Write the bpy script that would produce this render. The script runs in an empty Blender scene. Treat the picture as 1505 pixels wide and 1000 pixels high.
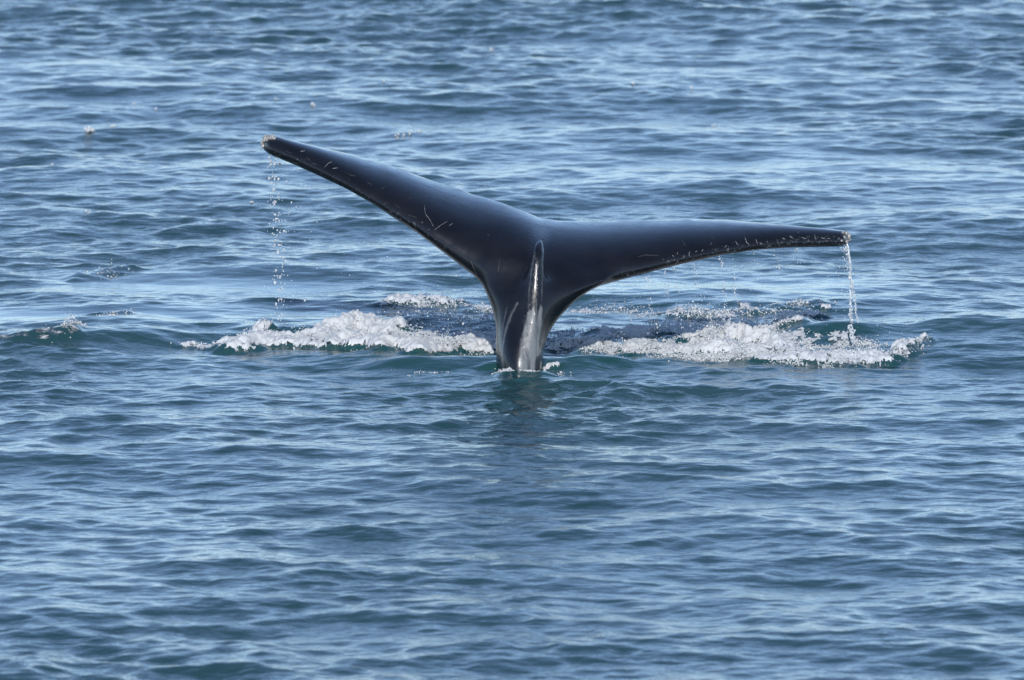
import bpy, bmesh, math, random
import numpy as np
from mathutils import Vector
from mathutils.bvhtree import BVHTree

random.seed(4)
RNG = np.random.default_rng(11)
scene = bpy.context.scene
C = scene.collection

# ------------------------------------------------------------------ camera
D, H = 80.0, 9.9                      # distance to the tail, height of the boat's rail
LENS = 403.0
FPX = 1505 * LENS / 36.0              # focal length in photograph pixels
PITCH = math.atan2(H, D) - math.atan2(45, FPX)
CAMX = -13.5 / FPX * math.hypot(D, H)
cam = bpy.data.cameras.new('camera')
cam.lens = LENS
cam.sensor_width = 36
cam.clip_start = 0.5
cam.clip_end = 20000
cam.dof.use_dof = True
cam.dof.focus_distance = math.hypot(D, H) + 0.1
cam.dof.aperture_fstop = 4.6
cam_o = bpy.data.objects.new('camera', cam)
cam_o.location = (CAMX, -D, H)
cam_o.rotation_euler = (math.pi / 2 - PITCH, 0, 0)
C.objects.link(cam_o)
scene.camera = cam_o

# ------------------------------------------------------------------ light
SUN_EL, SUN_AZ = math.radians(28), math.radians(181)    # azimuth from +Y (away from the camera) towards +X
world = bpy.data.worlds.new('World')
scene.world = world
world.use_nodes = True
wn = world.node_tree.nodes
sky = wn.new('ShaderNodeTexSky')
sky.sky_type = 'NISHITA'
sky.sun_disc = False
sky.sun_elevation = SUN_EL
sky.sun_rotation = SUN_AZ
sky.altitude = 0
sky.air_density = 0.6
sky.dust_density = 0.1
sky.ozone_density = 1.7
world.node_tree.links.new(sky.outputs[0], wn['Background'].inputs['Color'])
wn['Background'].inputs['Strength'].default_value = 0.15
sl = bpy.data.lights.new('sun', 'SUN')
sl.energy = 2.6
sl.angle = math.radians(0.53)
sl.color = (1.0, 0.97, 0.93)
so = bpy.data.objects.new('sun', sl)
sd = Vector((math.sin(SUN_AZ) * math.cos(SUN_EL), math.cos(SUN_AZ) * math.cos(SUN_EL), math.sin(SUN_EL)))
so.rotation_euler = sd.to_track_quat('Z', 'Y').to_euler()
so.location = sd * 60
C.objects.link(so)
scene.view_settings.view_transform = 'Standard'
scene.view_settings.look = 'None'
scene.view_settings.exposure = 0.32
scene.view_settings.gamma = 1.0

# ------------------------------------------------------------------ helpers
CP, SP = math.cos(PITCH), math.sin(PITCH)


def ray(px, py):
    a = (np.asarray(px, float) - 752.5) / FPX
    b = -(np.asarray(py, float) - 500.0) / FPX
    return a, CP + b * SP, -SP + b * CP          # direction in world x, y, z


def P(px, py, Y):                                  # photo pixel at depth Y (0 = the tail stock)
    dx, dy, dz = ray(px, py)
    t = (np.asarray(Y, float) + D) / dy
    return CAMX + dx * t, H + dz * t


def G(px, py, z=0.0):                              # photo pixel on the water
    dx, dy, dz = ray(px, py)
    t = (z - H) / dz
    return CAMX + dx * t, -D + dy * t


def proj(x, y, z):                                 # world -> photo pixel (authoring only)
    rx, ry, rz = x - CAMX, y + D, z - H
    f = ry * CP - rz * SP
    u = ry * SP + rz * CP
    return 752.5 + FPX * rx / f, 500 - FPX * u / f


def sstep(a, b, v):
    t = np.clip((v - a) / (b - a), 0, 1)
    return t * t * (3 - 2 * t)


def tag(o, label=None, cat=None, group=None, kind=None):
    if label: o['label'] = label
    if cat: o['category'] = cat
    if group: o['group'] = group
    if kind: o['kind'] = kind
    return o


def mesh_obj(name, verts, faces, mat, parent=None, smooth=True):
    me = bpy.data.meshes.new(name)
    verts = np.asarray(verts, np.float32)
    faces = np.asarray(faces, np.int32)
    n, k = faces.shape
    me.vertices.add(len(verts))
    me.vertices.foreach_set('co', verts.ravel())
    me.loops.add(n * k)
    me.loops.foreach_set('vertex_index', faces.ravel())
    me.polygons.add(n)
    me.polygons.foreach_set('loop_start', np.arange(0, n * k, k, dtype=np.int32))
    me.update(calc_edges=True)
    me.polygons.foreach_set('use_smooth', np.full(n, smooth))
    if mat: me.materials.append(mat)
    o = bpy.data.objects.new(name, me)
    C.objects.link(o)
    if parent: o.parent = parent
    return o


def attr(o, name, vals):
    a = o.data.attributes.new(name, 'FLOAT', 'POINT')
    a.data.foreach_set('value', np.asarray(vals, np.float32))


class VNoise:                                      # smooth value noise on numpy arrays
    def __init__(s, seed):
        s.t = np.random.default_rng(seed).random((256, 256)).astype(np.float32)

    def __call__(s, x, y):
        xi, yi = np.floor(x), np.floor(y)
        fx, fy = x - xi, y - yi
        fx, fy = fx * fx * (3 - 2 * fx), fy * fy * (3 - 2 * fy)
        xi, yi = xi.astype(int) & 255, yi.astype(int) & 255
        x1, y1 = (xi + 1) & 255, (yi + 1) & 255
        t = s.t
        return (t[xi, yi] * (1 - fx) * (1 - fy) + t[x1, yi] * fx * (1 - fy)
                + t[xi, y1] * (1 - fx) * fy + t[x1, y1] * fx * fy)

    def fbm(s, x, y, o=4):
        r, a, tot = 0, 1.0, 0
        for i in range(o):
            r = r + a * s(x * 2 ** i + 17.3 * i, y * 2 ** i + 5.1 * i)
            tot += a
            a *= 0.55
        return r / tot


# ------------------------------------------------------------------ materials
def new_mat(name):
    m = bpy.data.materials.new(name)
    m.use_nodes = True
    nt = m.node_tree
    return m, nt, nt.nodes['Principled BSDF']


def N(nt, kind, **kw):
    n = nt.nodes.new(kind)
    for k, v in kw.items():
        if k in n.inputs: n.inputs[k].default_value = v
        else: setattr(n, k, v)
    return n


def math_node(nt, op, a, b=None, clamp=False):
    n = nt.nodes.new('ShaderNodeMath')
    n.operation = op
    n.use_clamp = clamp
    for i, v in enumerate((a, b)):
        if v is None: continue
        if isinstance(v, (int, float)): n.inputs[i].default_value = v
        else: nt.links.new(v, n.inputs[i])
    return n.outputs[0]


def maprange(nt, v, a, b, c=0.0, d=1.0):
    n = nt.nodes.new('ShaderNodeMapRange')
    n.interpolation_type = 'SMOOTHSTEP'
    nt.links.new(v, n.inputs[0])
    for i, q in enumerate((a, b, c, d)): 
        if isinstance(q, (int, float)): n.inputs[1 + i].default_value = q
        else: nt.links.new(q, n.inputs[1 + i])
    return n.outputs[0]


def mixcol(nt, f, a, b):
    n = nt.nodes.new('ShaderNodeMix')
    n.data_type = 'RGBA'
    if isinstance(f, (int, float)): n.inputs[0].default_value = f
    else: nt.links.new(f, n.inputs[0])
    for i, v in ((6, a), (7, b)):
        if isinstance(v, tuple): n.inputs[i].default_value = (*v, 1)
        else: nt.links.new(v, n.inputs[i])
    return n.outputs[2]


def water_material():
    m, nt, b = new_mat('sea_water')
    L = nt.links
    geo = N(nt, 'ShaderNodeNewGeometry')
    pos = geo.outputs['Position']
    big = N(nt, 'ShaderNodeTexNoise', Scale=0.35, Detail=2.0)
    L.new(pos, big.inputs['Vector'])
    clear = N(nt, 'ShaderNodeAttribute', attribute_name='aerated')
    base = mixcol(nt, maprange(nt, big.outputs[0], 0.35, 0.65), (0.020, 0.062, 0.070), (0.025, 0.070, 0.076))
    base = mixcol(nt, clear.outputs['Fac'], base, (0.012, 0.082, 0.084))
    # foam lying on the water
    fo = N(nt, 'ShaderNodeAttribute', attribute_name='foam')
    n1 = N(nt, 'ShaderNodeTexNoise', Scale=9.0, Detail=6.0, Roughness=0.7)
    L.new(pos, n1.inputs['Vector'])
    thr = math_node(nt, 'SUBTRACT', 0.92, math_node(nt, 'MULTIPLY', fo.outputs['Fac'], 0.48))
    f = maprange(nt, n1.outputs[0], thr, math_node(nt, 'ADD', thr, 0.10))
    f = math_node(nt, 'MULTIPLY', f, maprange(nt, fo.outputs['Fac'], 0.02, 0.15))
    L.new(mixcol(nt, f, base, (0.78, 0.80, 0.80)), b.inputs['Base Color'])
    L.new(maprange(nt, f, 0.0, 1.0, 0.15, 0.6), b.inputs['Roughness'])
    b.inputs['IOR'].default_value = 1.333
    # ripples finer than the mesh
    sc = N(nt, 'ShaderNodeMapping')
    sc.inputs['Scale'].default_value = (0.62, 1.0, 1.0)
    sc.inputs['Rotation'].default_value = (0, 0, 0.2)
    L.new(pos, sc.inputs['Vector'])
    r1 = N(nt, 'ShaderNodeTexNoise', Scale=7.0, Detail=3.0, Roughness=0.55)
    L.new(sc.outputs[0], r1.inputs['Vector'])
    bump = N(nt, 'ShaderNodeBump', Strength=1.0, Distance=0.024)
    rip = N(nt, 'ShaderNodeAttribute', attribute_name='ripple')
    opn = N(nt, 'ShaderNodeAttribute', attribute_name='open_sea')       # beyond the meshed waves
    r2 = N(nt, 'ShaderNodeTexNoise', Scale=1.3, Detail=4.0, Roughness=0.6)
    L.new(sc.outputs[0], r2.inputs['Vector'])
    L.new(math_node(nt, 'ADD', math_node(nt, 'MULTIPLY', r1.outputs[0], rip.outputs['Fac']),
                    math_node(nt, 'MULTIPLY', math_node(nt, 'MULTIPLY', r2.outputs[0], opn.outputs['Fac']), 14.0)), bump.inputs['Height'])
    fb = N(nt, 'ShaderNodeBump', Strength=1.0, Distance=0.05)
    n6 = N(nt, 'ShaderNodeTexNoise', Scale=26.0, Detail=5.0, Roughness=0.7)
    L.new(pos, n6.inputs['Vector'])
    L.new(math_node(nt, 'MULTIPLY', n6.outputs[0], f), fb.inputs['Height'])
    L.new(bump.outputs[0], fb.inputs['Normal'])
    L.new(fb.outputs[0], b.inputs['Normal'])
    return m


def skin_material():
    m, nt, b = new_mat('whale_skin')
    L = nt.links
    geo = N(nt, 'ShaderNodeNewGeometry')
    pos = geo.outputs['Position']
    n1 = N(nt, 'ShaderNodeTexNoise', Scale=5.0, Detail=5.0)
    L.new(pos, n1.inputs['Vector'])
    base = mixcol(nt, maprange(nt, n1.outputs[0], 0.3, 0.7), (0.005, 0.005, 0.007), (0.009, 0.009, 0.012))
    # small pale scars and spots of the hide, densest towards the worn leading edges
    wear = N(nt, 'ShaderNodeAttribute', attribute_name='wear')
    v = N(nt, 'ShaderNodeTexNoise', Scale=42.0, Detail=4.0, Roughness=0.75)
    L.new(pos, v.inputs['Vector'])
    w = maprange(nt, math_node(nt, 'ADD', v.outputs[0], math_node(nt, 'MULTIPLY', wear.outputs['Fac'], 0.13)), 0.70, 0.80)
    base = mixcol(nt, math_node(nt, 'MULTIPLY', w, 0.6), base, (0.17, 0.19, 0.20))
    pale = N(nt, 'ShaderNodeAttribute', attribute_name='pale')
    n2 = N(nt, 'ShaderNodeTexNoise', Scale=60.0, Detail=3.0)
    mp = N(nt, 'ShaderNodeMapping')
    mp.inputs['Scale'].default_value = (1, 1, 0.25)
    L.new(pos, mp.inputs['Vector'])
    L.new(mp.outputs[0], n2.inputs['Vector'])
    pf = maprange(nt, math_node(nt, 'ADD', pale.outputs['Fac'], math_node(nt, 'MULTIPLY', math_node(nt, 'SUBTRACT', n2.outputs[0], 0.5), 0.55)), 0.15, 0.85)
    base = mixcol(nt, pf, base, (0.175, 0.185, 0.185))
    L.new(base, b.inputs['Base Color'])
    n3 = N(nt, 'ShaderNodeTexNoise', Scale=14.0, Detail=3.0)
    L.new(pos, n3.inputs['Vector'])
    n7 = N(nt, 'ShaderNodeTexNoise', Scale=3.0, Detail=6.0, Roughness=0.65)
    m7 = N(nt, 'ShaderNodeMapping')
    m7.inputs['Scale'].default_value = (0.5, 1.6, 1.6)
    m7.inputs['Rotation'].default_value = (0, 0.25, 0)
    L.new(pos, m7.inputs['Vector']); L.new(m7.outputs[0], n7.inputs['Vector'])
    L.new(math_node(nt, 'ADD', maprange(nt, n3.outputs[0], 0.3, 0.7, 0.18, 0.26), maprange(nt, n7.outputs[0], 0.35, 0.65, 0.0, 0.12)), b.inputs['Roughness'])
    b.inputs['IOR'].default_value = 1.5
    # running water on the tail stock
    wet = N(nt, 'ShaderNodeAttribute', attribute_name='wet')
    L.new(math_node(nt, 'ADD', math_node(nt, 'MULTIPLY', wet.outputs['Fac'], 0.55), 0.35), b.inputs['Coat Weight'])
    b.inputs['Coat Roughness'].default_value = 0.12
    b.inputs['Coat IOR'].default_value = 1.33
    n4 = N(nt, 'ShaderNodeTexNoise', Scale=45.0, Detail=3.0)
    L.new(mp.outputs[0], n4.inputs['Vector'])
    bc = N(nt, 'ShaderNodeBump', Strength=0.8, Distance=0.02)
    L.new(math_node(nt, 'MULTIPLY', n4.outputs[0], wet.outputs['Fac']), bc.inputs['Height'])
    L.new(bc.outputs[0], b.inputs['Coat Normal'])
    n5 = N(nt, 'ShaderNodeTexNoise', Scale=30.0, Detail=4.0, Roughness=0.6)
    L.new(pos, n5.inputs['Vector'])
    bs = N(nt, 'ShaderNodeBump', Strength=0.15, Distance=0.005)
    L.new(n5.outputs[0], bs.inputs['Height'])
    L.new(bs.outputs[0], b.inputs['Normal'])
    return m


def simple(name, col, rough, col2=None, scale=40.0, **kw):
    m, nt, b = new_mat(name)
    geo = N(nt, 'ShaderNodeNewGeometry')
    n = N(nt, 'ShaderNodeTexNoise', Scale=scale, Detail=3.0)
    nt.links.new(geo.outputs['Position'], n.inputs['Vector'])
    nt.links.new(mixcol(nt, maprange(nt, n.outputs[0], 0.35, 0.65), col, col2 or col), b.inputs['Base Color'])
    b.inputs['Roughness'].default_value = rough
    for k, v in kw.items(): b.inputs[k.replace('_', ' ')].default_value = v
    return m


M_WATER = water_material()
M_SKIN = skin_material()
def milky(m, k):
    """let light through: a lump of foam is bubbles and scatters light from every side"""
    nt = m.node_tree
    b, out = nt.nodes['Principled BSDF'], nt.nodes['Material Output']
    tr = nt.nodes.new('ShaderNodeBsdfTranslucent')
    tr.inputs['Color'].default_value = (0.95, 0.96, 0.96, 1)
    mx = nt.nodes.new('ShaderNodeMixShader')
    mx.inputs[0].default_value = k
    nt.links.new(b.outputs[0], mx.inputs[1]); nt.links.new(tr.outputs[0], mx.inputs[2])
    nt.links.new(mx.outputs[0], out.inputs['Surface'])
    return m


M_FOAM = simple('foam', (0.92, 0.93, 0.93), 0.35, (0.86, 0.88, 0.88), 12.0)
M_DROP = simple('drop', (0.93, 0.95, 0.96), 0.06, (0.90, 0.93, 0.95), 30.0, Transmission_Weight=0.2, IOR=1.333)
milky(M_FOAM, 0.3); milky(M_DROP, 0.25)
M_BARN = simple('barnacle_shell', (0.15, 0.15, 0.14), 0.6, (0.50, 0.49, 0.47), 90.0)
M_SCAR = simple('scar_tissue', (0.11, 0.12, 0.125), 0.4, (0.30, 0.32, 0.32), 70.0)
M_SCARD = simple('faint_scar_tissue', (0.035, 0.038, 0.042), 0.4, (0.06, 0.065, 0.07), 50.0)

# ------------------------------------------------------------------ foam and swell around the tail (world metres on the water)
nz1, nz2, nz3 = VNoise(1), VNoise(2), VNoise(3)


def stroke(pts, half, strength, lift=0.0, blobs=0):
    px, py = np.array(pts, float).T
    gx, gy = G(px, py)
    return dict(x=gx, y=gy, half=half, s=strength, lift=lift, blobs=blobs)


LEFT_BANK = [
    stroke([(345, 505), (375, 502), (430, 503), (480, 505), (520, 508), (560, 513), (600, 517), (650, 515), (725, 513)], 0.34, 1.0, 0.075, 1.0),
    stroke([(455, 501), (485, 497), (505, 494), (530, 491), (555, 494), (580, 499)], 0.30, 0.95, 0.09, 1.1),
    stroke([(365, 498), (382, 494), (396, 497)], 0.22, 0.9, 0.075, 0.9),
    stroke([(280, 503), (310, 506), (345, 507)], 0.16, 0.65, 0.03, 0.35),
    stroke([(590, 506), (650, 503), (725, 500)], 0.45, 0.62, 0.02, 0.4),
    stroke([(570, 448), (600, 449), (640, 453), (680, 455), (722, 461)], 0.30, 0.62, 0.03, 0.18),
    stroke([(600, 478), (650, 484), (722, 480)], 0.50, 0.45, 0.0, 0.10),
    stroke([(580, 546), (610, 547), (650, 549)], 0.10, 0.45, 0.0, 0.07),
    stroke([(746, 551), (760, 553), (774, 553)], 0.07, 0.9, 0.015, 1.6),
]
RIGHT_BANK = [
    stroke([(930, 521), (980, 524), (1040, 527), (1090, 527), (1140, 529), (1200, 531), (1255, 528), (1300, 524)], 0.30, 1.0, 0.06, 1.0),
    stroke([(1035, 519), (1060, 514), (1085, 512), (1110, 516), (1140, 522)], 0.30, 1.0, 0.12, 1.2),
    stroke([(805, 512), (850, 514), (905, 519), (950, 521)], 0.34, 0.72, 0.035, 0.5),
    stroke([(905, 499), (950, 494), (1000, 491), (1060, 491), (1110, 491), (1150, 488)], 0.36, 0.85, 0.055, 0.75),
    stroke([(1140, 487), (1170, 478), (1195, 474)], 0.30, 0.75, 0.06, 0.5),
    stroke([(940, 510), (980, 505), (1030, 503)], 0.34, 0.60, 0.02, 0.3),
    stroke([(1000, 462), (1060, 464), (1100, 460), (1160, 467)], 0.40, 0.66, 0.02, 0.12),
    stroke([(960, 478), (1040, 477), (1120, 474)], 0.45, 0.52, 0.0, 0.12),
    stroke([(1300, 524), (1330, 518), (1350, 508)], 0.2, 0.7, 0.05, 0.4),
    stroke([(1150, 505), (1230, 507), (1290, 513)], 0.3, 0.62, 0.0, 0.25),
    stroke([(840, 455), (900, 452), (960, 460)], 0.35, 0.5, 0.0, 0.06),
    stroke([(805, 497), (860, 492), (905, 496)], 0.35, 0.5, 0.0, 0.12),
    stroke([(1155, 456), (1180, 453), (1215, 451)], 0.2, 0.5, 0.03, 0.12),
    stroke([(797, 550), (812, 547)], 0.08, 0.8, 0.015, 0.8),
]
FAR_FLECKS = [
    stroke([(30, 509), (60, 508), (85, 504), (115, 494)], 0.22, 0.75, 0.05, 0.35),
    stroke([(120, 408), (150, 405), (185, 399)], 0.22, 0.55, 0.03, 0.12),
    stroke([(160, 468), (190, 466)], 0.22, 0.6, 0.03, 0.3),
]
GLITTER = [(131, 194, 16, 0.026), (165, 187, 3, 0.012), (195, 152, 2, 0.01), (228, 160, 3, 0.012), (405, 150, 2, 0.01), (460, 157, 2, 0.01), (564, 127, 2, 0.011), (78, 251, 3, 0.012),
           (588, 199, 5, 0.03), (600, 197, 5, 0.03), (618, 194, 3, 0.02), (724, 75, 4, 0.015), (930, 131, 2, 0.01), (1015, 136, 2, 0.01), (1051, 183, 3, 0.016), (125, 318, 3, 0.02), (372, 300, 2, 0.012)]  # sun glints on the water shaped as white lumps; the first is a splash


def stroke_field(s, x, y):
    best = np.full(x.shape, 1e9)
    for i in range(len(s['x']) - 1):
        ax, ay, bx, by = s['x'][i], s['y'][i], s['x'][i + 1], s['y'][i + 1]
        # depth counts at full length, breadth is squeezed so banks end bluntly
        vx, vy = bx - ax, by - ay
        t = np.clip(((x - ax) * vx + (y - ay) * vy) / (vx * vx + vy * vy), 0, 1)
        d = np.hypot((x - ax - t * vx) * 2.0, y - ay - t * vy)
        best = np.minimum(best, d)
    return np.clip(1 - (best / s['half']) ** 2, 0, None)


def foam_at(x, y):
    wx = x + 0.16 * (nz1.fbm(x * 2.2, y * 2.2) - 0.5) * 2
    wy = y + 0.55 * (nz2.fbm(x * 1.6, y * 1.6) - 0.5) * 2
    F = np.zeros(x.shape)
    holes = 0.62 + 0.62 * sstep(0.30, 0.55, nz3.fbm(x * 4.2, y * 2.6, 3))
    LFT = np.zeros(x.shape)
    for s in LEFT_BANK + RIGHT_BANK + FAR_FLECKS:
        k = stroke_field(s, wx, wy)
        F = np.maximum(F, s['s'] * np.clip(k * 1.6, 0, 1))
        LFT = np.maximum(LFT, s['lift'] * k)
    return np.clip(F * holes, 0, 1), LFT


def gauss_ridge(x, y, a, b, sx, sy, h):
    """a smooth swell between two ground pixels"""
    ax, ay = G(*a)
    bx, by = G(*b)
    vx, vy = bx - ax, by - ay
    l = math.hypot(vx, vy)
    t = ((x - ax) * vx + (y - ay) * vy) / l / l
    e = np.maximum(np.maximum(-t, t - 1), 0) * l
    d = ((x - ax) * -vy + (y - ay) * vx) / l
    return h * np.exp(-(e / sx) ** 2 - (d / sy) ** 2)


# ------------------------------------------------------------------ the sea: one sheet, finely meshed where the photograph looks
def axis(lo, hi, step_lo, step_mid, far):
    core = [lo]
    while core[-1] < hi:
        q = core[-1]
        core.append(q + step_mid(q))
    out, s, q = [], step_lo, core[-1]
    while q < far:
        s *= 1.35
        q += s
        out.append(q)
    inn, s, q = [], step_lo, core[0]
    while q > -far:
        s *= 1.35
        q -= s
        inn.append(q)
    return np.array(inn[::-1] + core + out)


XS = axis(-12.0, 12.0, 0.08, lambda q: 0.030 if abs(q) < 3.4 else (0.048 if abs(q) < 6 else 0.085), 6000)
YS = axis(-20.0, 36.0, 0.10, lambda q: 0.028 if -2 < q < 4.5 else (0.037 if q < 0 else (0.044 if q < 16 else 0.054)), 6000)
NX, NY = len(XS), len(YS)
gx, gy = np.meshgrid(XS, YS, indexing='ij')
gx, gy = gx.ravel().astype(np.float32), gy.ravel().astype(np.float32)
core = (np.abs(gx) < 13.5) & (gy > -22) & (gy < 39)
cx, cy = gx[core], gy[core]

WAVES = []
wr = np.random.default_rng(5)
MAIN = math.radians(-100)          # waves run roughly towards the camera
for band, (l0, l1, n, slope, spread) in enumerate([(4.5, 9.0, 8, 0.010, 0.5), (2.0, 4.5, 16, 0.020, 0.6), (0.9, 2.0, 30, 0.045, 0.75),
                                         (0.42, 0.9, 44, 0.078, 0.85), (0.2, 0.42, 60, 0.082, 1.0), (0.11, 0.2, 50, 0.066, 1.1)]):
    for i in range(n):
        lam = l0 * (l1 / l0) ** wr.random()
        th = MAIN + wr.normal() * spread
        k = 2 * math.pi / lam
        WAVES.append((band, k * math.cos(th), k * math.sin(th), slope * math.sqrt(2.0 / n) / k, wr.random() * 6.283, k))


def patch(x, y):                      # gusts and slicks: how strongly the small ripples stand
    g = nz3.fbm(x * 0.16 + 3, y * 0.10 + 9, 3)
    g = 0.62 + 0.62 * sstep(0.30, 0.68, g)
    slick = np.zeros(x.shape)
    for (a, b, sx, sy, w) in [((150, 416), (420, 414), 0.5, 1.0, 0.8), ((-60, 462), (240, 464), 0.4, 0.7, 0.9), ((260, 458), (700, 468), 0.4, 0.7, 0.65),
                              ((950, 425), (1200, 420), 0.6, 1.2, 0.55), ((1000, 255), (1320, 240), 1.0, 4.0, 0.4), ((600, 542), (700, 538), 0.3, 0.4, 0.5)]:
        slick = np.maximum(slick, w * gauss_ridge(x, y, a, b, sx, sy, 1.0))
    front = np.exp(-((x - 0.2) / 1.2) ** 2 - ((y + 2.0) / 1.8) ** 2)
    return g * (1 - slick) * (1 - front) + 1.5 * front


pg = patch(cx, cy).astype(np.float32)
dx = np.zeros_like(cx); dy = np.zeros_like(cx); dz = np.zeros_like(cx)
edge = (sstep(13.5, 11, np.abs(cx)) * sstep(-22, -19, cy) * sstep(39, 35, cy)).astype(np.float32)
for band, kx, ky, a, ph, k in WAVES:
    arg = (kx * cx + ky * cy + np.float32(ph)).astype(np.float32)
    w = np.float32(a) * edge
    if band >= 3: w = w * pg
    elif band == 2: w = w * (0.55 + 0.45 * pg)
    s, c = np.sin(arg), np.cos(arg)
    dz += w * c
    q = np.float32(0.75)
    dx -= q * w * s * np.float32(kx / k)
    dy -= q * w * s * np.float32(ky / k)
near = (np.abs(cx) < 6) & (cy > -3) & (cy < 34)
F = np.zeros(cx.shape); LF = np.zeros(cx.shape); aer = np.zeros(cx.shape)
F[near], LF[near] = foam_at(cx[near].astype(float), cy[near].astype(float))
swell = np.zeros(cx.shape)
for args in [((600, 538), (730, 536), 0.30, 0.24, 0.075),
             ((800, 540), (885, 536), 0.20, 0.20, 0.055),
             ((1180, 492), (1260, 494), 0.25, 0.30, 0.10),
             ((620, 480), (715, 482), 0.3, 0.35, 0.06),
             ((60, 505), (190, 497), 0.4, 0.40, 0.10),
             ((140, 478), (200, 474), 0.25, 0.4, 0.06),
             ((1395, 487), (1500, 491), 0.3, 0.5, 0.09),
             ((420, 520), (560, 528), 0.3, 0.25, 0.03),
             ((722, 543), (731, 544), 0.05, 0.10, 0.035),
             ((738, 553), (797, 553), 0.08, 0.14, 0.03)]:
    swell += gauss_ridge(cx, cy, *args)
lump = nz1.fbm(cx * 9.0, cy * 6.0, 4) - 0.25
dz += swell + LF * (0.45 + 1.3 * lump)
aer = np.clip(np.exp(-((cx - 0.3) / 2.6) ** 2 - ((cy - 1.6) / 2.0) ** 2) * 0.9, 0, 1)
Z = np.zeros(gx.shape, np.float32)
X, Y = gx.copy(), gy.copy()
X[core] += dx; Y[core] += dy; Z[core] = dz
idx = np.arange(NX * NY).reshape(NX, NY)
faces = np.stack([idx[:-1, :-1], idx[1:, :-1], idx[1:, 1:], idx[:-1, 1:]], -1).reshape(-1, 4)
sea = mesh_obj('sea', np.stack([X, Y, Z], 1), faces, M_WATER)
tag(sea, 'rippled blue grey sea with small waves reaching to the horizon', kind='structure')
sea['category'] = 'water'
full = np.zeros(gx.shape); full[core] = F; attr(sea, 'foam', full)
full = np.zeros(gx.shape); full[core] = aer; attr(sea, 'aerated', full)
full = np.full(gx.shape, 2.0); full[core] = np.clip(pg, 0.15, 2) * edge + 2.0 * (1 - edge); attr(sea, 'ripple', full)

full = np.ones(gx.shape); full[core] = 1 - edge; attr(sea, 'open_sea', full)
SEA_GRID = Z.reshape(NX, NY)


def sea_z(x, y):
    i = np.clip(np.searchsorted(XS, x) - 1, 0, NX - 2)
    j = np.clip(np.searchsorted(YS, y) - 1, 0, NY - 2)
    return SEA_GRID[i, j]


# ------------------------------------------------------------------ the whale's tail
TOP = np.array([(384, 210), (387, 204), (392, 201), (404, 201), (430, 208), (460, 215), (490, 222), (520, 229), (550, 238), (580, 246), (620, 260), (650, 271),
                (697, 286), (735, 298), (764, 309), (793, 321), (824, 325), (860, 326), (908, 325), (963, 324), (1002, 322), (1060, 323.5), (1108, 327.6),
                (1156, 332), (1204, 336.5), (1237, 339.8), (1245, 342.5), (1249.5, 347)], float)
BOT = np.array([(384, 212), (387, 219.5), (392, 223), (400, 228), (430, 240), (470, 258), (510, 277), (550, 300), (580, 320), (610, 339), (640, 362), (668, 384),
                (692, 404), (704, 412), (766, 420), (840, 424), (884, 421), (920, 409), (963, 397), (1000, 387.6), (1060, 374), (1108, 366.7), (1156, 363), (1204, 362),
                (1237, 361), (1245, 358), (1249.5, 350)], float)
SIDE_L = np.array([(384, 725), (395, 708), (406, 697), (421, 704), (445, 716), (466, 724), (483, 727.5), (515, 728), (545, 730), (600, 728), (760, 720)], float)
SIDE_R = np.array([(384, 850), (395, 872), (405, 900), (412, 903), (421, 884), (437, 856), (452, 840), (472, 820), (490, 807), (515, 800), (545, 796), (600, 797), (760, 806)], float)

parts = []


def loft(rings, closed_caps=True):
    n = len(rings[0])
    v = np.concatenate(rings)
    f = []
    for i in range(len(rings) - 1):
        for j in range(n):
            f.append((i * n + j, i * n + (j + 1) % n, (i + 1) * n + (j + 1) % n, (i + 1) * n + j))
    bm = bmesh.new()
    vs = [bm.verts.new(p) for p in v]
    for q in f: bm.faces.new([vs[i] for i in q])
    bm.faces.new(vs[:n][::-1]); bm.faces.new(vs[-n:])
    bmesh.ops.recalc_face_normals(bm, faces=bm.faces)
    me = bpy.data.meshes.new('work')
    bm.to_mesh(me); bm.free()
    return me


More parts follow.
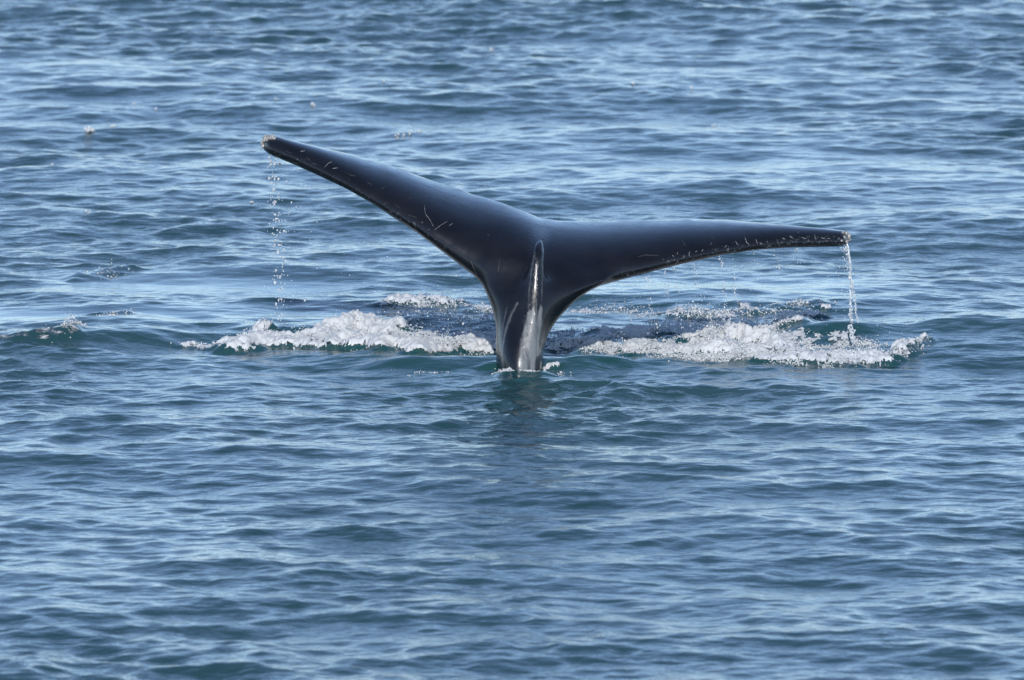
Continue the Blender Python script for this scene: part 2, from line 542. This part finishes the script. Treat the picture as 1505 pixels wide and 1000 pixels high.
# flukes: aerofoil sections across the span
px_st = np.unique(np.concatenate([np.linspace(384.3, 400, 9), np.linspace(400, 1235, 110), np.linspace(1235, 1249.2, 9)]))
cc = (1 - np.cos(np.linspace(0, math.pi, 26))) / 2
yt = 5 * (0.2969 * np.sqrt(cc) - 0.126 * cc - 0.3516 * cc ** 2 + 0.2843 * cc ** 3 - 0.1015 * cc ** 4)
yt = np.maximum(yt, 0.0)
rings = []
for p in px_st:
    u = (766 - p) / 382 if p < 766 else (p - 766) / 484
    top = np.interp(p, TOP[:, 0], TOP[:, 1]); bot = np.interp(p, BOT[:, 0], BOT[:, 1])
    top -= 1.2; bot += 1.4                          # the smoothing below draws edges in by this much
    # knobbly trailing edge
    kn = nz1(np.array([p * 0.09]), np.array([3.3]))[0] - 0.5
    kn = kn * 0.016 * (sstep(0.06, 0.12, u) * sstep(0.75, 0.5, u))
    dL = 0.12 + 1.20 * u ** 1.35
    dT = 1.22 + 0.18 * sstep(0, 0.25, u) + 0.25 * u ** 2
    if dT - dL < 0.04: dT = dL + 0.04
    rnd = 1.0
    if p < 400: rnd = math.sqrt(max(1 - ((400 - p) / 16.0) ** 2, 0.02))
    if p > 1235: rnd = math.sqrt(max(1 - ((p - 1235) / 14.5) ** 2, 0.02))
    mid = (dL + dT) / 2
    dL, dT = mid + (dL - mid) * rnd, mid + (dT - mid) * rnd
    hv = (bot - top) / FPX * D
    t = hv * (0.50 + 0.40 * sstep(0.55, 1.0, u))
    if u < 0.3: t = min(t, 0.30)
    zT = P(p, top, dT)[1]
    zN = P(p, bot, dL)[1] + t / 2
    for it in range(12):
        cam_z = zN + (zT - zN) * cc + 0.10 * t * np.sin(cc * math.pi)
        dep = dL + (dT - dL) * cc
        th = yt * t + 0.009 * cc * min(1, rnd)
        nxz = np.arctan2(zT - zN, dT - dL)
        up = np.stack([dep - np.sin(nxz) * th, cam_z + np.cos(nxz) * th], 1)
        lo = np.stack([dep + np.sin(nxz) * th, cam_z - np.cos(nxz) * th * 0.95], 1)
        sec = np.concatenate([up, lo[1:-1][::-1]])
        x = P(p, (top + bot) / 2, sec[:, 0])[0]
        _, py = proj(x, sec[:, 0], sec[:, 1])
        eb, et = bot - py.max(), top - py.min()
        zN -= eb / FPX * D * 0.8
        zT -= et / FPX * D * 0.8
    kz = np.concatenate([cc, cc[1:-1][::-1]]) ** 8 * kn
    rings.append(np.stack([x, sec[:, 0], sec[:, 1] + kz], 1))
parts.append(loft(rings))

# tail stock: sections up from under the water, flaring into the flukes
rings = []
for py in np.concatenate([np.linspace(760, 560, 12), np.linspace(555, 384, 46)]):
    xl = np.interp(py, SIDE_L[:, 0], SIDE_L[:, 1]); xr = np.interp(py, SIDE_R[:, 0], SIDE_R[:, 1])
    h = sstep(545, 400, py)
    yc = 0.02 + 0.24 * h + 0.09 * sstep(430, 392, py) + (0.25 * (py - 545) / 200 if py > 545 else 0) * -1
    hd = 0.30 - 0.05 * h - 0.13 * sstep(425, 385, py)
    a = np.linspace(0, 2 * math.pi, 48, endpoint=False)
    xm, hw = (xl + xr) / 2, (xr - xl) / 2
    px = xm + hw * np.cos(a)
    s = np.sin(a)
    yy = yc + hd * np.sign(s) * np.abs(s) ** 1.25
    X_, Z_ = P(px, py, yc)
    rings.append(np.stack([X_, yy, np.full(48, float(np.mean(Z_)))], 1))
parts.append(loft(rings))
# dorsal keel
rings = []
for py, px, dep, r in [(720, 764, -0.28, 0.11), (600, 768, -0.20, 0.105), (545, 773, -0.165, 0.10), (500, 778, -0.115, 0.094), (460, 783, -0.055, 0.087), (425, 786, 0.010, 0.080),
                       (395, 789, 0.046, 0.078), (375, 791.5, 0.078, 0.076), (362, 793.5, 0.13, 0.070), (354, 795, 0.175, 0.060), (349, 796, 0.225, 0.046)]:
    a = np.linspace(0, 2 * math.pi, 24, endpoint=False)
    x0, z0 = P(px, py, dep)
    rings.append(np.stack([x0 + r * np.cos(a), dep + 0.02 + 1.1 * r * np.sin(a), z0 + 0 * a], 1))
parts.append(loft(rings))

bm = bmesh.new()
for me in parts: bm.from_mesh(me)
me = bpy.data.meshes.new('tail')
bm.to_mesh(me); bm.free()
for q in parts: bpy.data.meshes.remove(q)
tmp = bpy.data.objects.new('work', me)
C.objects.link(tmp)
rm = tmp.modifiers.new('r', 'REMESH'); rm.mode = 'VOXEL'; rm.voxel_size = 0.0085; rm.adaptivity = 0
dg = bpy.context.evaluated_depsgraph_get()
ev = tmp.evaluated_get(dg)
em = ev.to_mesh()
nv = len(em.vertices)
co = np.zeros(nv * 3, np.float32); em.vertices.foreach_get('co', co); co = co.reshape(-1, 3).astype(np.float64)
ne = len(em.edges)
ed = np.zeros(ne * 2, np.int32); em.edges.foreach_get('vertices', ed); ed = ed.reshape(-1, 2)
nf = len(em.polygons)
fv = np.zeros(nf * 4, np.int32); em.loops.foreach_get('vertex_index', fv); fv = fv.reshape(-1, 4)
ev.to_mesh_clear()
bpy.data.objects.remove(tmp); bpy.data.meshes.remove(me)
deg = np.bincount(ed.ravel(), minlength=nv)[:, None].astype(float)


def lap(c):
    s = np.zeros_like(c)
    for k in range(3):
        s[:, k] = np.bincount(ed[:, 0], c[ed[:, 1], k], nv) + np.bincount(ed[:, 1], c[ed[:, 0], k], nv)
    return s / deg - c


vpx, vpy = proj(co[:, 0], co[:, 1], co[:, 2])
# blend zone: where stock and flukes grow together
bl = np.exp(-(np.abs(vpx - 785) / 122) ** 4) * sstep(318, 345, vpy) * sstep(540, 440, vpy)
keelz = np.exp(-((vpx - 787) / 16) ** 2) * sstep(345, 352, vpy) * (co[:, 1] < 0.25)
bl = np.clip(bl * (1 - 0.6 * keelz), 0, 1)[:, None]
for i in range(520):
    l = lap(co)
    if i < 10: co += 0.5 * l
    elif i < 20: co += 0.5 * l * 0.35
    else: co += 0.5 * l * bl
whale = bpy.data.objects.new('whale', None)
whale.location = (0, 0, 0)
C.objects.link(whale)
tag(whale, 'dark wet whale tail rising from the sea with both flukes spread', 'whale')
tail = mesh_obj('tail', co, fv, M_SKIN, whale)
vpx, vpy = proj(co[:, 0], co[:, 1], co[:, 2])
tail.data.update()
nrm = np.zeros(nv * 3, np.float32); tail.data.vertices.foreach_get('normal', nrm); nrm = nrm.reshape(-1, 3)
front = nrm[:, 1] < 0.2


def pl_dist(pts, px, py):
    best = np.full(px.shape, 1e9)
    for (ax, ay), (bx, by) in zip(pts[:-1], pts[1:]):
        vx, vy = bx - ax, by - ay
        t = np.clip(((px - ax) * vx + (py - ay) * vy) / (vx * vx + vy * vy + 1e-9), 0, 1)
        best = np.minimum(best, np.hypot(px - ax - t * vx, py - ay - t * vy))
    return best


# pale grey patch on the tail stock, with streaks running down it
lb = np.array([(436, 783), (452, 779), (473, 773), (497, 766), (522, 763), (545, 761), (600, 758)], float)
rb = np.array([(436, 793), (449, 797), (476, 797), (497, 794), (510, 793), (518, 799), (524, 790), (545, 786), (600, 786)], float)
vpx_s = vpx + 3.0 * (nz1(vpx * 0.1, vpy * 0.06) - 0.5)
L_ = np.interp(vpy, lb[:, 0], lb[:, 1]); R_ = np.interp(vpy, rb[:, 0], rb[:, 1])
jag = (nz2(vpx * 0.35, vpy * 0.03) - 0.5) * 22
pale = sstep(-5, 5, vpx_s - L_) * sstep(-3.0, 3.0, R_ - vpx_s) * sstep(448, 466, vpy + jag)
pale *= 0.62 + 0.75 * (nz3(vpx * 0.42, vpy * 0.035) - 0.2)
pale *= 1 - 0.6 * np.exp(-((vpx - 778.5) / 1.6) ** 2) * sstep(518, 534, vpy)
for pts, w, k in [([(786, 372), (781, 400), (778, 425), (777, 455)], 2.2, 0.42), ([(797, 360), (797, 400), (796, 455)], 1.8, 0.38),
                  ([(745, 452), (739, 479), (735, 519)], 2.0, 0.40), ([(760, 446), (750, 466), (742, 490), (737, 520), (740, 545)], 2.8, 0.50),  # left flank: sheen of running water painted into the colour
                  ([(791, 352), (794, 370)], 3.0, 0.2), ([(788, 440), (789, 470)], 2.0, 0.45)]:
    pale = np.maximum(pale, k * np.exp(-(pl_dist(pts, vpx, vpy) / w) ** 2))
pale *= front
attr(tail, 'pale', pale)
# wear along the leading edges and tips
bedge = np.interp(vpx, BOT[:, 0], BOT[:, 1]) - vpy
bedge_s = np.minimum(bedge, 99)
wear = sstep(22, 4, bedge_s) * sstep(40, 140, np.abs(vpx - 775)) + sstep(1080, 1200, vpx) * 0.9 * sstep(24, 10, bedge_s) + sstep(420, 392, vpx) * 0.4
attr(tail, 'wear', np.clip(wear, 0, 1.2) * front)
wet = np.exp(-(pl_dist([(793, 350), (786, 400), (778, 460), (770, 545)], vpx, vpy) / 13.0) ** 2) * front
wet = np.maximum(wet, 0.35 * sstep(440, 500, vpy) * front)
attr(tail, 'wet', wet)

bvh = BVHTree.FromPolygons([Vector(c) for c in co], fv.tolist())


def on_tail(px, py):
    d = Vector([float(q) for q in ray(px, py)]).normalized()
    h = bvh.ray_cast(Vector((CAMX, -D, H)), d)
    return (h[0], h[1]) if h[0] else None


def scar(pts, w, mat=M_SCAR, name='scar'):
    """a raised, tapering weal of scar tissue lying on the hide"""
    dense = []
    for (ax, ay), (bx, by) in zip(pts[:-1], pts[1:]):
        n = max(2, int(math.hypot(bx - ax, by - ay) / 1.6))
        dense += [(ax + (bx - ax) * i / n, ay + (by - ay) * i / n) for i in range(n)]
    dense.append(pts[-1])
    hits = [on_tail(*q) for q in dense]
    hits = [h for h in hits if h]
    if len(hits) < 2: return
    v, f = [], []
    for i, (p, n) in enumerate(hits):
        a, b = hits[max(i - 1, 0)][0], hits[min(i + 1, len(hits) - 1)][0]
        t = (b - a).normalized() if (b - a).length > 1e-6 else Vector((1, 0, 0))
        s = t.cross(n).normalized()
        k = w * (0.35 + 0.65 * math.sin(math.pi * (i + 0.5) / len(hits))) * random.uniform(0.75, 1.25)
        v += [p - s * k - n * 0.002, p + n * 0.0030, p + s * k - n * 0.002]
    for i in range(len(hits) - 1):
        q = i * 3
        f += [(q, q + 1, q + 4, q + 3), (q + 1, q + 2, q + 5, q + 4)]
    mesh_obj(name, [tuple(q) for q in v], f, mat, tail)


B = 0.0026
for pts, w in [([(477, 246), (483, 240), (488, 238)], B), ([(489, 248), (497, 247)], B * 1.5), ([(442, 223), (448, 222)], B),
               ([(624, 310), (626, 316), (631, 322), (637, 333)], B), ([(624, 302), (624.5, 312)], B), ([(639, 338), (648, 331), (657, 326)], B * 0.9), ([(660, 332), (665, 329)], B),
               ([(1095, 349), (1097, 356), (1101, 360)], B * 1.7), ([(1081, 355), (1085, 361)], B * 1.5), ([(1111, 352), (1113, 358)], B * 1.4), ([(1065, 364), (1068, 361)], B * 1.4),
               ([(1117, 358), (1119, 359)], B * 2.2), ([(1150, 350), (1154, 352)], B * 1.6), ([(1160, 347), (1166, 351)], B * 1.5), ([(1178, 349), (1184, 351)], B * 1.5),
               ([(1197, 345), (1199, 352)], B * 1.3), ([(1207, 350.5), (1213, 350.5)], B * 1.6), ([(1216, 350.5), (1220, 351)], B * 1.6), ([(1172, 342), (1174, 341)], B),
               ([(1012, 375), (1014, 370)], B * 1.2), ([(1022, 371), (1024, 369)], B * 1.6), ([(1031, 370), (1033, 367)], B * 1.3), ([(980, 386), (983, 383)], B * 1.3),
               ([(990, 384), (992, 380)], B), ([(1004, 380), (1006, 376)], B), ([(995, 375), (996, 371)], B), ([(1186, 355), (1189, 355)], B), ([(1044, 360), (1046, 357)], B * 1.4)]:
    scar(pts, w)
for pts, w in [([(510, 255), (516, 258), (522, 259)], B), ([(560, 278), (566, 275)], B * 1.4), ([(600, 292), (606, 291)], B), ([(938, 378), (948, 375), (968, 376)], B),
               ([(692, 384), (696, 394), (703, 408)], B * 1.2), ([(702, 410), (706, 420)], B), ([(716, 345), (719, 346)], B * 1.5),
               ([(1000, 350), (1008, 362)], B), ([(1040, 345), (1050, 352)], B * 0.8), ([(450, 232), (456, 236)], B * 1.3), ([(458, 240), (466, 242)], B * 1.5),
               ([(420, 222), (430, 226)], B), ([(540, 268), (546, 272)], B * 1.4), ([(580, 300), (588, 306)], B), ([(600, 316), (612, 320)], B), ([(735, 380), (732, 400)], B * 0.7)]:
    scar(pts, w, M_SCARD)
rs = random.Random(3)
for i in range(46):                                   # scattered nicks along the two leading edges
    p = rs.choice([rs.uniform(400, 660), rs.uniform(960, 1235)])
    b = np.interp(p, BOT[:, 0], BOT[:, 1]) - rs.uniform(3, 16) * (1 if rs.random() < 0.8 else 1.8)
    a = rs.uniform(0, 3.1)
    l = rs.uniform(0.8, 3.2)
    scar([(p, b), (p + l * math.cos(a), b + l * math.sin(a))], B * rs.uniform(0.6, 1.2), M_SCAR if rs.random() < 0.4 else M_SCARD)


def barnacle(px, py, r, tilt):
    h = on_tail(px, py)
    if not h: 
        return
    p, n = h
    n = Vector(tilt).normalized() if tilt else n
    r *= 1.35
    s = n.orthogonal().normalized(); t = n.cross(s)
    v, f = [], []
    prof = [(1.0, -0.6), (1.05, 0.0), (0.92, 0.45), (0.62, 0.85), (0.40, 0.95), (0.30, 0.62), (0.12, 0.55)]
    m = 10
    for rr, hh in prof:
        for j in range(m):
            a = 2 * math.pi * j / m
            k = rr * r * (1 + (0.13 if j % 2 else -0.08) * (rr > 0.5)) * rs.uniform(0.93, 1.07)
            v.append(p + s * k * math.cos(a) + t * k * math.sin(a) + n * hh * r)
    for i in range(len(prof) - 1):
        for j in range(m):
            f.append((i * m + j, i * m + (j + 1) % m, (i + 1) * m + (j + 1) % m, (i + 1) * m + j))
    mesh_obj('barnacle', [tuple(q) for q in v], f, M_BARN, tail, smooth=False)


for px, py, r, tl in [(391.5, 203, 0.016, (-0.3, -0.5, 0.8)), (388.5, 207, 0.013, (-0.8, -0.4, 0.4)), (400, 203, 0.017, (0, -0.3, 1)), (396, 203, 0.011, (-0.1, -0.4, 0.9)),
                      (386.5, 211, 0.013, (-1, -0.4, 0.1)), (387, 215, 0.011, (-0.9, -0.5, -0.1)), (393, 206, 0.009, (-0.3, -0.8, 0.4)), (403, 204, 0.010, (0.1, -0.4, 0.9)),
                      (1247, 347, 0.014, (0.7, -0.3, 0.6)), (1243, 343.5, 0.012, (0.3, -0.3, 0.9)), (1247.5, 352, 0.012, (0.9, -0.4, 0)), (1239, 342.5, 0.008, (0.1, -0.3, 1)),
                      (1244, 355, 0.010, (0.5, -0.8, -0.2)), (1241, 349, 0.008, None), (1237, 354, 0.007, None)]:
    barnacle(px, py, r, tl)

# ------------------------------------------------------------------ foam, drops and falling water
t_ = (1 + 5 ** 0.5) / 2
ICO_V = np.array([(-1, t_, 0), (1, t_, 0), (-1, -t_, 0), (1, -t_, 0), (0, -1, t_), (0, 1, t_), (0, -1, -t_), (0, 1, -t_), (t_, 0, -1), (t_, 0, 1), (-t_, 0, -1), (-t_, 0, 1)]) / math.sqrt(1 + t_ * t_)
ICO_F = np.array([(0, 11, 5), (0, 5, 1), (0, 1, 7), (0, 7, 10), (0, 10, 11), (1, 5, 9), (5, 11, 4), (11, 10, 2), (10, 7, 6), (7, 1, 8),
                  (3, 9, 4), (3, 4, 2), (3, 2, 6), (3, 6, 8), (3, 8, 9), (4, 9, 5), (2, 4, 11), (6, 2, 10), (8, 6, 7), (9, 8, 1)])


def blob_mesh(name, pos, rad, mat, stretch=1.0, jitter=0.38):
    """many small lumps of water as one mesh"""
    n = len(pos)
    rad = np.asarray(rad)[:, None, None]
    v = ICO_V[None] * rad * (1 + jitter * RNG.normal(size=(n, 12, 1)))
    st = np.ones((n, 1, 3))
    st[:, 0, 0] = RNG.uniform(0.75, 1.25, n)
    st[:, 0, 2] = stretch * RNG.uniform(0.75, 1.3, n)
    v = v * st + pos[:, None, :]
    f = ICO_F[None] + (np.arange(n) * 12)[:, None, None]
    return mesh_obj(name, v.reshape(-1, 3), f.reshape(-1, 3), mat)


def bank_blobs(strokes, per_m):
    out, rad = [], []
    for s in strokes:
        if s['blobs'] <= 0: continue
        seg = np.hypot(np.diff(s['x']), np.diff(s['y']))
        n = int(per_m * s['blobs'] * seg.sum() * (s['half'] / 0.4))
        n = max(n, 14)
        cum = np.concatenate([[0], np.cumsum(seg)])
        u = RNG.random(n * 3) * cum[-1]
        x = np.interp(u, cum, s['x']) + RNG.normal(size=n * 3) * 0.05
        y = np.interp(u, cum, s['y']) + RNG.normal(size=n * 3) * s['half'] * 0.42
        g = nz1.fbm(x * 5.0, y * 3.0, 4)
        keep = RNG.random(n * 3) < sstep(0.36, 0.62, g)
        x, y = x[keep][:n], y[keep][:n]
        ends = np.minimum(1, np.minimum(u[keep][:n], cum[-1] - u[keep][:n]) / 0.25)
        hgt = RNG.exponential(0.4, len(x)) * (0.008 + s['lift'] * 0.36) * (0.4 + 0.6 * ends)
        z = sea_z(x, y) + hgt
        tall = sstep(0.55, 0.72, nz2.fbm(x * 7.0, y * 3.0, 3))
        hgt = hgt * (0.55 + 2.2 * tall)
        z = sea_z(x, y) + hgt
        r = np.clip(RNG.lognormal(math.log(0.0034), 0.40, len(x)), 0.0016, 0.0085) / (1 + 3 * hgt)
        out.append(np.stack([x, y, z], 1)); rad.append(r)
    return np.concatenate(out), np.concatenate(rad)


def sea_zi(x, y):                                  # bilinear height of the water
    i = np.clip(np.searchsorted(XS, x) - 1, 0, NX - 2); j = np.clip(np.searchsorted(YS, y) - 1, 0, NY - 2)
    a = np.clip((x - XS[i]) / (XS[i + 1] - XS[i]), 0, 1); b = np.clip((y - YS[j]) / (YS[j + 1] - YS[j]), 0, 1)
    g = SEA_GRID
    return g[i, j] * (1 - a) * (1 - b) + g[i + 1, j] * a * (1 - b) + g[i, j + 1] * (1 - a) * b + g[i + 1, j + 1] * a * b


def foam_bank(strokes, per_m, seed, label):
    """clotted froth: a fine lumpy crust torn open where it thins, with flying clots above it"""
    na, nb, nc = VNoise(seed), VNoise(seed + 1), VNoise(seed + 2)
    x0 = min(q['x'].min() for q in strokes) - 0.4; x1 = max(q['x'].max() for q in strokes) + 0.4
    y0 = min(q['y'].min() for q in strokes) - 0.6; y1 = max(q['y'].max() for q in strokes) + 0.6
    ax, ay = np.arange(x0, x1, 0.0085), np.arange(y0, y1, 0.013)
    x, y = np.meshgrid(ax, ay, indexing='ij')
    shp = x.shape
    x, y = x.ravel(), y.ravel()
    wx = x + 0.14 * (nz1.fbm(x * 2.2, y * 2.2) - 0.5) * 2
    wy = y + 0.50 * (nz2.fbm(x * 1.6, y * 1.6) - 0.5) * 2
    F = np.zeros(x.shape); B_ = np.zeros(x.shape)
    for q in strokes:
        k = stroke_field(q, wx, wy)
        F = np.maximum(F, q['s'] * np.clip(k * 1.5, 0, 1)); B_ = np.maximum(B_, q['lift'] * k)
    big = na.fbm(x * 6, y * 4, 3); mid = 1 - 2 * np.abs(nb.fbm(x * 17, y * 12, 3) - 0.5); fine = nc.fbm(x * 44, y * 32, 3)
    m = F + 0.95 * (big - 0.5) + 0.75 * (fine - 0.5) + 0.6 * (mid - 0.82)
    keep = m > 0.60
    body = np.clip((m - 0.60) * 2.6, 0, 1)
    z = sea_zi(x, y) - 0.003 + body * (0.007 + B_ * (0.03 + 0.38 * sstep(0.42, 0.70, big)) + (0.006 + 0.13 * B_) * (mid - 0.55) * 1.6 + (0.010 + 0.14 * B_) * (fine - 0.35))
    jx, jy = RNG.normal(size=(2, x.size)) * 0.0022
    k2 = keep.reshape(shp)
    cell = k2[:-1, :-1] & k2[1:, :-1] & k2[1:, 1:] & k2[:-1, 1:]
    ix = np.arange(x.size).reshape(shp)
    f = np.stack([ix[:-1, :-1], ix[1:, :-1], ix[1:, 1:], ix[:-1, 1:]], -1)[cell]
    used = np.unique(f)
    re = np.zeros(x.size, int); re[used] = np.arange(len(used))
    v1 = np.stack([x + jx, y + jy, z], 1)[used]; f1 = re[f]
    # clots thrown up off the crust
    p, r = bank_blobs(strokes, per_m)
    zi = sea_zi(p[:, 0], p[:, 1])
    o = blob_mesh('sea_foam', p, r, M_FOAM)
    n0 = len(o.data.vertices)
    v0 = np.zeros(n0 * 3, np.float32); o.data.vertices.foreach_get('co', v0)
    f0 = np.zeros(len(o.data.loops), np.int32); o.data.loops.foreach_get('vertex_index', f0)
    bpy.data.objects.remove(o)
    ft = np.concatenate([f1[:, [0, 1, 2]], f1[:, [0, 2, 3]]]) + n0
    o = mesh_obj('sea_foam', np.concatenate([v0.reshape(-1, 3), v1]), np.concatenate([f0.reshape(-1, 3), ft]), M_FOAM)
    tag(o, label, 'foam', kind='stuff')


foam_bank(LEFT_BANK, 7000, 31, 'churned white foam bank on the water below the raised fluke')
foam_bank(RIGHT_BANK, 6200, 77, 'wide churned white foam bank on the water below the level fluke')
p, r = bank_blobs(FAR_FLECKS, 2600)
for gx_, gy_, n, spr in GLITTER:
    x0, y0 = G(gx_, gy_)
    x = x0 + RNG.normal(size=n) * spr; y = y0 + RNG.normal(size=n) * spr * 2
    p = np.concatenate([p, np.stack([x, y, sea_z(x, y) + RNG.uniform(0.0, 0.05 if n > 9 else 0.012, n)], 1)])
    r = np.concatenate([r, RNG.uniform(0.006, 0.012, n) * (1.7 if n > 9 else 1)])
tag(blob_mesh('whitecap_and_glint', p, r, M_FOAM), 'small scattered white flecks of breaking wavelets, and sun glints shaped as white lumps, on open sea', 'foam', kind='stuff')


def drop_line(pts, n, spread, r0, depth, dspread=0.03, clump=0.0):
    """drops falling along a path of photo pixels from the fluke's edge"""
    pts = np.array(pts, float)
    seg = np.hypot(np.diff(pts[:, 0]), np.diff(pts[:, 1]))
    cum = np.concatenate([[0], np.cumsum(seg)])
    u = RNG.random(n) * cum[-1]
    if clump:
        k = RNG.random(max(3, int(n * 0.14))) * cum[-1]
        u = np.where(RNG.random(n) < clump, k[RNG.integers(0, len(k), n)] + RNG.normal(size=n) * 3.0, u)
        u = np.clip(u, 0, cum[-1])
    px = np.interp(u, cum, pts[:, 0]) + RNG.normal(size=n) * spread
    py = np.interp(u, cum, pts[:, 1])
    dd = depth + RNG.normal(size=n) * dspread
    x, z = P(px, py, dd)
    return np.stack([x, dd, z], 1), np.clip(RNG.lognormal(math.log(r0), 0.4, n), 0.0016, 0.011)


def thread(pts, depth, r):
    """a thin wavering rope of falling water"""
    pts = np.array(pts, float)
    n = int(abs(pts[-1, 1] - pts[0, 1]) / 1.3)
    py = np.linspace(pts[0, 1], pts[-1, 1], n)
    px = np.interp(py, pts[:, 1], pts[:, 0]) + 0.9 * np.sin(py * 0.45) * nz1(py * 0.2, py * 0) + 1.6 * (nz2(py * 0.13, py * 0) - 0.5)
    x, z = P(px, py, depth)
    rr = r * (0.45 + 1.0 * nz3(py * 0.33, py * 0 + 2))
    v, f = [], []
    a = np.linspace(0, 2 * math.pi, 6, endpoint=False)
    for i in range(n):
        v.append(np.stack([x[i] + rr[i] * np.cos(a), depth + rr[i] * np.sin(a), z[i] + 0 * a], 1))
    for i in range(n - 1):
        for j in range(6):
            f.append((i * 6 + j, i * 6 + (j + 1) % 6, (i + 1) * 6 + (j + 1) % 6, (i + 1) * 6 + j))
    return np.concatenate(v), np.array(f)


def falling(name, lines, label, threads=()):
    ps, rs_ = zip(*[drop_line(*l) for l in lines])
    p, r = np.concatenate(ps), np.concatenate(rs_)
    ok = p[:, 2] > -0.05
    o = blob_mesh(name, p[ok], r[ok], M_DROP, 1.35, 0.16)
    if threads:
        bm = bmesh.new(); bm.from_mesh(o.data)
        for th in threads:
            v, f = thread(*th)
            vs = [bm.verts.new(q) for q in v]
            for q in f: bm.faces.new([vs[i] for i in q])
        bm.to_mesh(o.data); bm.free()
        o.data.polygons.foreach_set('use_smooth', np.full(len(o.data.polygons), True))
    tag(o, label, 'water', kind='stuff')


TIP = 1.33
falling('falling_water', [([(1243, 360), (1249, 385), (1251, 420), (1250, 460), (1253, 508)], 230, 1.6, 0.0034, TIP, 0.03, 0.5),
                          ([(1240, 360), (1244, 380), (1247, 400)], 70, 2.6, 0.0028, TIP),
                          ([(1252, 415), (1256, 440), (1258, 462), (1262, 472)], 60, 1.2, 0.0028, TIP, 0.03, 0.4),
                          ([(1249, 478), (1252, 490), (1255, 506)], 70, 2.0, 0.0046, TIP),
                          ([(1240, 390), (1244, 470)], 50, 7.0, 0.0021, TIP)],
        'ropy stream of water pouring off the barnacled tip of the level fluke',
        [([(1245, 358), (1249, 385), (1251, 418), (1249.5, 455), (1250, 470)], TIP, 0.006), ([(1250, 478), (1254, 508)], TIP, 0.006),
         ([(1252, 418), (1256, 440), (1258, 462), (1262, 474)], TIP, 0.0038)])
falling('falling_drops', [([(398, 230), (401, 270), (406, 330), (410, 400), (413, 472)], 170, 5.0, 0.0042, TIP, 0.05, 0.45),
                          ([(405, 235), (415, 330), (422, 470)], 60, 13, 0.0033, TIP),
                          ([(440, 250), (440, 440)], 22, 22, 0.0024, 1.1)],
        'loose falling drops trailing from the barnacled tip of the raised fluke')
L2 = []
for px, y0, y1, n, sp, rr in [(952, 404, 480, 42, 2.0, 0.0030), (977, 397, 440, 22, 1.5, 0.0026), (991, 393, 430, 16, 1.5, 0.0024), (1022, 385, 440, 22, 3, 0.0026),
                              (1058, 377, 400, 22, 1.5, 0.0028), (1063, 410, 460, 26, 2.0, 0.0028), (1076, 372, 450, 42, 1.6, 0.0030), (1138, 367, 395, 16, 2.0, 0.0026),
                              (1170, 366, 388, 18, 3.0, 0.0028), (1108, 368, 390, 10, 2.0, 0.0024), (1068, 450, 500, 26, 4, 0.0036), (962, 470, 490, 16, 3, 0.0036), (998, 455, 485, 14, 3, 0.0032)]:
    u = (px - 766) / 484
    L2.append(([(px, y0), (px + 3, (y0 + y1) / 2), (px + 6, y1)], n, sp, rr, 0.10 + 1.25 * u ** 1.35, 0.03, 0.45))
falling('falling_drops', L2, 'thin strings of drops falling from the leading edge of the level fluke')
sp = []
for (x0, x1, y0, y1, n, rr) in [(860, 1230, 395, 480, 170, 0.0021), (900, 1200, 430, 500, 190, 0.0027), (500, 720, 350, 470, 110, 0.0022), (560, 722, 430, 500, 190, 0.0028),
                                (350, 520, 470, 492, 40, 0.0026), (810, 900, 440, 500, 60, 0.0024), (1150, 1340, 470, 520, 70, 0.0025), (640, 722, 385, 440, 30, 0.0028)]:
    px, py = RNG.uniform(x0, x1, n), RNG.uniform(y0, y1, n)
    edge_y = np.interp(px, BOT[:, 0], BOT[:, 1])
    dep = RNG.uniform(0.4, 2.2, n)
    x, z = P(px, py, dep)
    ok = (py > edge_y + 4) & (z > 0.0)
    sp.append((np.stack([x, dep, z], 1)[ok], np.clip(RNG.lognormal(math.log(rr), 0.45, ok.sum()), 0.0014, 0.008)))
o = blob_mesh('spray', np.concatenate([a for a, b in sp]), np.concatenate([b for a, b in sp]), M_DROP, 1.1, 0.16)
tag(o, 'fine spray of single drops in the air behind the tail stock', 'water', kind='stuff')
print('foam tris', [len(o.data.polygons) for o in C.objects if o.get('kind') == 'stuff'])
print('verts tail', nv, 'sea', NX * NY)
